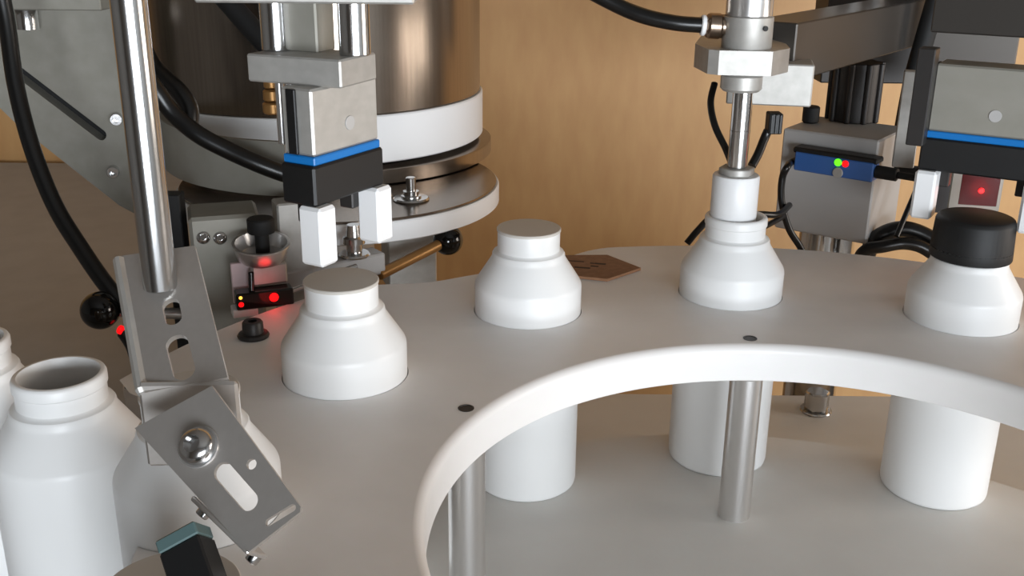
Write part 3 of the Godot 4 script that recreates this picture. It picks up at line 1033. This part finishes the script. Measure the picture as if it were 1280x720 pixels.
	for x in [244.0, 262.0, 280.0]:
		st = mb()
		rod(st, Vector3(x, 157, -840), Vector3(x, 300, -840), 6.5, 28)
		part("guide_rod", st, M.steel)
	st = mb()
	box(st, Vector3(345, 140, -800), Vector3(60, 130, 14), yaw(0.9, 0.3), 1)
	part("back_plate", st, M.dark_arm)
	st = mb()
	box(st, Vector3(340, 240, -930), Vector3(150, 330, 40), Basis(), 1)
	part("frame_column", st, M.dark_grey)
	thing("drive_belt", "black flat hose rising to the top edge right of the dark arm", "hose", Vector3(300, 120, -780))
	st = mb()
	tube(st, [Vector3(290, 60, -770), Vector3(293, 100, -772), Vector3(298, 130, -774), Vector3(304, 170, -776), Vector3(306, 230, -780)], 7, 18)
	part("hose", st, M.rubber)
	# red sensor behind the black cap
	thing("window_sensor", "grey framed dark red sensor window glowing behind the black cap", "sensor", Vector3(283, 40, -625))
	st = mb()
	var wb := yaw(0.97, 0.22)
	box(st, Vector3(285, 55, -628), Vector3(30, 28, 12), wb, 0.8)
	part("frame", st, M.alu_dull)
	st = mb()
	var wn := wb.z if wb.z.z > 0 else -wb.z
	box(st, Vector3(287, 55.5, -628) + wn * 6.2, Vector3(22, 22, 1.0), wb, 0.2)
	var pane := part("lens", st, M.red_window)
	st = mb()
	cyl(st, Vector3(288, 54, -628) + wn * 6.8, 1.8, 0.6, wn, 0.2, 20)
	part("spot", st, M.red_led, pane)
	st = mb()
	box(st, Vector3(266, 50, -632), Vector3(12, 24, 10), wb, 0.6)
	part("bracket", st, M.dark_grey)
	lamp(Vector3(288, 54, -628) + wn * 10.0, Color(1.0, 0.08, 0.1), 0.0001)

func build_small() -> void:
	# card on the ring
	thing("paper_card", "small brown printed card lying on the rear of the ring plate", "card", Vector3(55, 0, -620))
	var st := mb()
	plate(st, PackedVector2Array([Vector2(18, -612), Vector2(58, -600), Vector2(81, -622), Vector2(62, -648), Vector2(24, -646)]), [], Vector3(0, 1.9, 0), Vector3.RIGHT, Vector3(0, 0, 1), Vector3.DOWN, 1.7)
	var c := part("sheet", st, M.card)
	st = mb()
	for q in [[44, -621, 10, 2.2], [52, -624, 5, 1.8], [56, -629, 7, 2.4], [51, -630, 3, 1.6], [40, -634, 12, 1.6]]:
		box(st, Vector3(q[0], 1.98, q[1]), Vector3(q[2], 0.12, q[3]), yaw(0.97, 0.2), 0.02)
	part("print", st, M.ink, c)
	# left cables
	thing("thick_cable", "thick black cable falling from the upper left edge to the ball knob", "cable", Vector3(-240, 20, -560))
	st = mb()
	tube(st, [Vector3(-306, 190, -640), Vector3(-302, 150, -636), Vector3(-297, 112, -625), Vector3(-287, 78, -612), Vector3(-272, 46, -598), Vector3(-253, 22, -584), Vector3(-236, 4, -572), Vector3(-222, -10, -566)], 5.0, 18)
	part("cable", st, M.cable)
	thing("sensor_cable", "black sensor cable with a red light, behind the folded edge of the bracket", "cable", Vector3(-225, -20, -560))
	st = mb()
	tube(st, [Vector3(-226, -20, -560), Vector3(-220, -28, -556), Vector3(-214, -42, -548), Vector3(-206, -60, -540), Vector3(-200, -80, -535)], 3.2)
	part("cable", st, M.cable)
	st = mb()
	rod(st, Vector3(-227, -16.8, -558), Vector3(-224.6, -17.6, -557.4), 2.6, 20)
	part("indicator", st, M.red_led, null, "small red light")
	thing("thick_cable", "short thick black cable bending down in front of the drum, upper of the two", "cable", Vector3(-205, 105, -640))
	st = mb()
	tube(st, [Vector3(-236, 140, -656), Vector3(-228.2, 131.3, -651.3), Vector3(-221.2, 119.8, -647.2), Vector3(-211.3, 113, -640), Vector3(-202.4, 107, -634), Vector3(-196.5, 98.4, -630), Vector3(-196, 88, -626)], 5.6, 18)
	part("cable", st, M.cable)
	thing("thick_cable", "long thick black cable sagging in front of the drum towards the first gripper", "cable", Vector3(-190, 90, -605))
	st = mb()
	tube(st, [Vector3(-224, 134, -608), Vector3(-213.8, 124.2, -606.2), Vector3(-207.3, 115.6, -603.1), Vector3(-198.2, 100.9, -603.2), Vector3(-183.4, 88.7, -600), Vector3(-165.9, 79, -600), Vector3(-148.2, 70.9, -600), Vector3(-133.6, 64.2, -604), Vector3(-122, 60, -612)], 5.2, 18)
	part("cable", st, M.cable)
	thing("belt", "black strap slanting past the steel drum at the top edge", "strap", Vector3(-190, 150, -690))
	st = mb()
	tube(st, [Vector3(-212, 200, -700), Vector3(-196, 172, -692), Vector3(-178, 152, -684), Vector3(-160, 134, -676), Vector3(-148, 124, -672)], 7, 18)
	part("strap", st, M.rubber)

func _ready() -> void:
	# camera
	var cam := Camera3D.new()
	cam.name = "camera"
	var pitch := 0.3459
	var roll := 0.0094
	var fw := Vector3(0, -sin(pitch), -cos(pitch))
	var up := Vector3(0, cos(pitch), -sin(pitch))
	var r2 := Vector3.RIGHT * cos(roll) + up * sin(roll)
	var u2 := -Vector3.RIGHT * sin(roll) + up * cos(roll)
	cam.transform = Transform3D(Basis(r2, u2, -fw), W(Vector3(0, 211.72, 0)))
	cam.fov = 30.88
	cam.near = 0.02
	cam.far = 50.0
	add_child(cam)
	cam.current = true
	# sky and exposure
	var env := Environment.new()
	env.background_mode = Environment.BG_SKY
	var sky := Sky.new()
	var sm := ProceduralSkyMaterial.new()
	sm.sky_top_color = Color(0.75, 0.82, 0.92)
	sm.sky_horizon_color = Color(0.88, 0.9, 0.93)
	sm.ground_bottom_color = Color(0.35, 0.34, 0.32)
	sm.ground_horizon_color = Color(0.6, 0.6, 0.58)
	sky.sky_material = sm
	env.sky = sky
	env.tonemap_mode = Environment.TONE_MAPPER_LINEAR
	env.tonemap_exposure = 1.42
	env.sdfgi_enabled = true
	env.ssao_enabled = true
	env.ssil_enabled = true
	var we := WorldEnvironment.new()
	we.name = "environment"
	we.environment = env
	add_child(we)
	# daylight through the two windows
	for q in [[Vector3((WA[0] + WA[1]) / 2, (WA[2] + WA[3]) / 2, Z1 - 0.01), Vector2(WA[1] - WA[0], WA[3] - WA[2]), 0.0, 8.5, Color(0.94, 0.97, 1.0)],
			[Vector3(X1 - 0.01, (WB[2] + WB[3]) / 2, (WB[0] + WB[1]) / 2), Vector2(WB[1] - WB[0], WB[3] - WB[2]), PI / 2, 1.6, Color(1.0, 0.95, 0.9)]]:
		var l := AreaLight3D.new()
		l.name = "window_daylight"
		l.area_size = q[1]
		l.position = q[0]
		l.rotation.y = q[2]
		l.light_energy = q[3]
		l.light_color = q[4]
		l.area_range = 12.0
		l.shadow_enabled = true
		add_child(l, true)
	make_materials()
	build_room()
	build_deck()
	build_carousel()
	build_bottles()
	build_sensor_stand()
	build_grippers()
	build_feeder()
	build_nozzle()
	build_right_station()
	build_small()
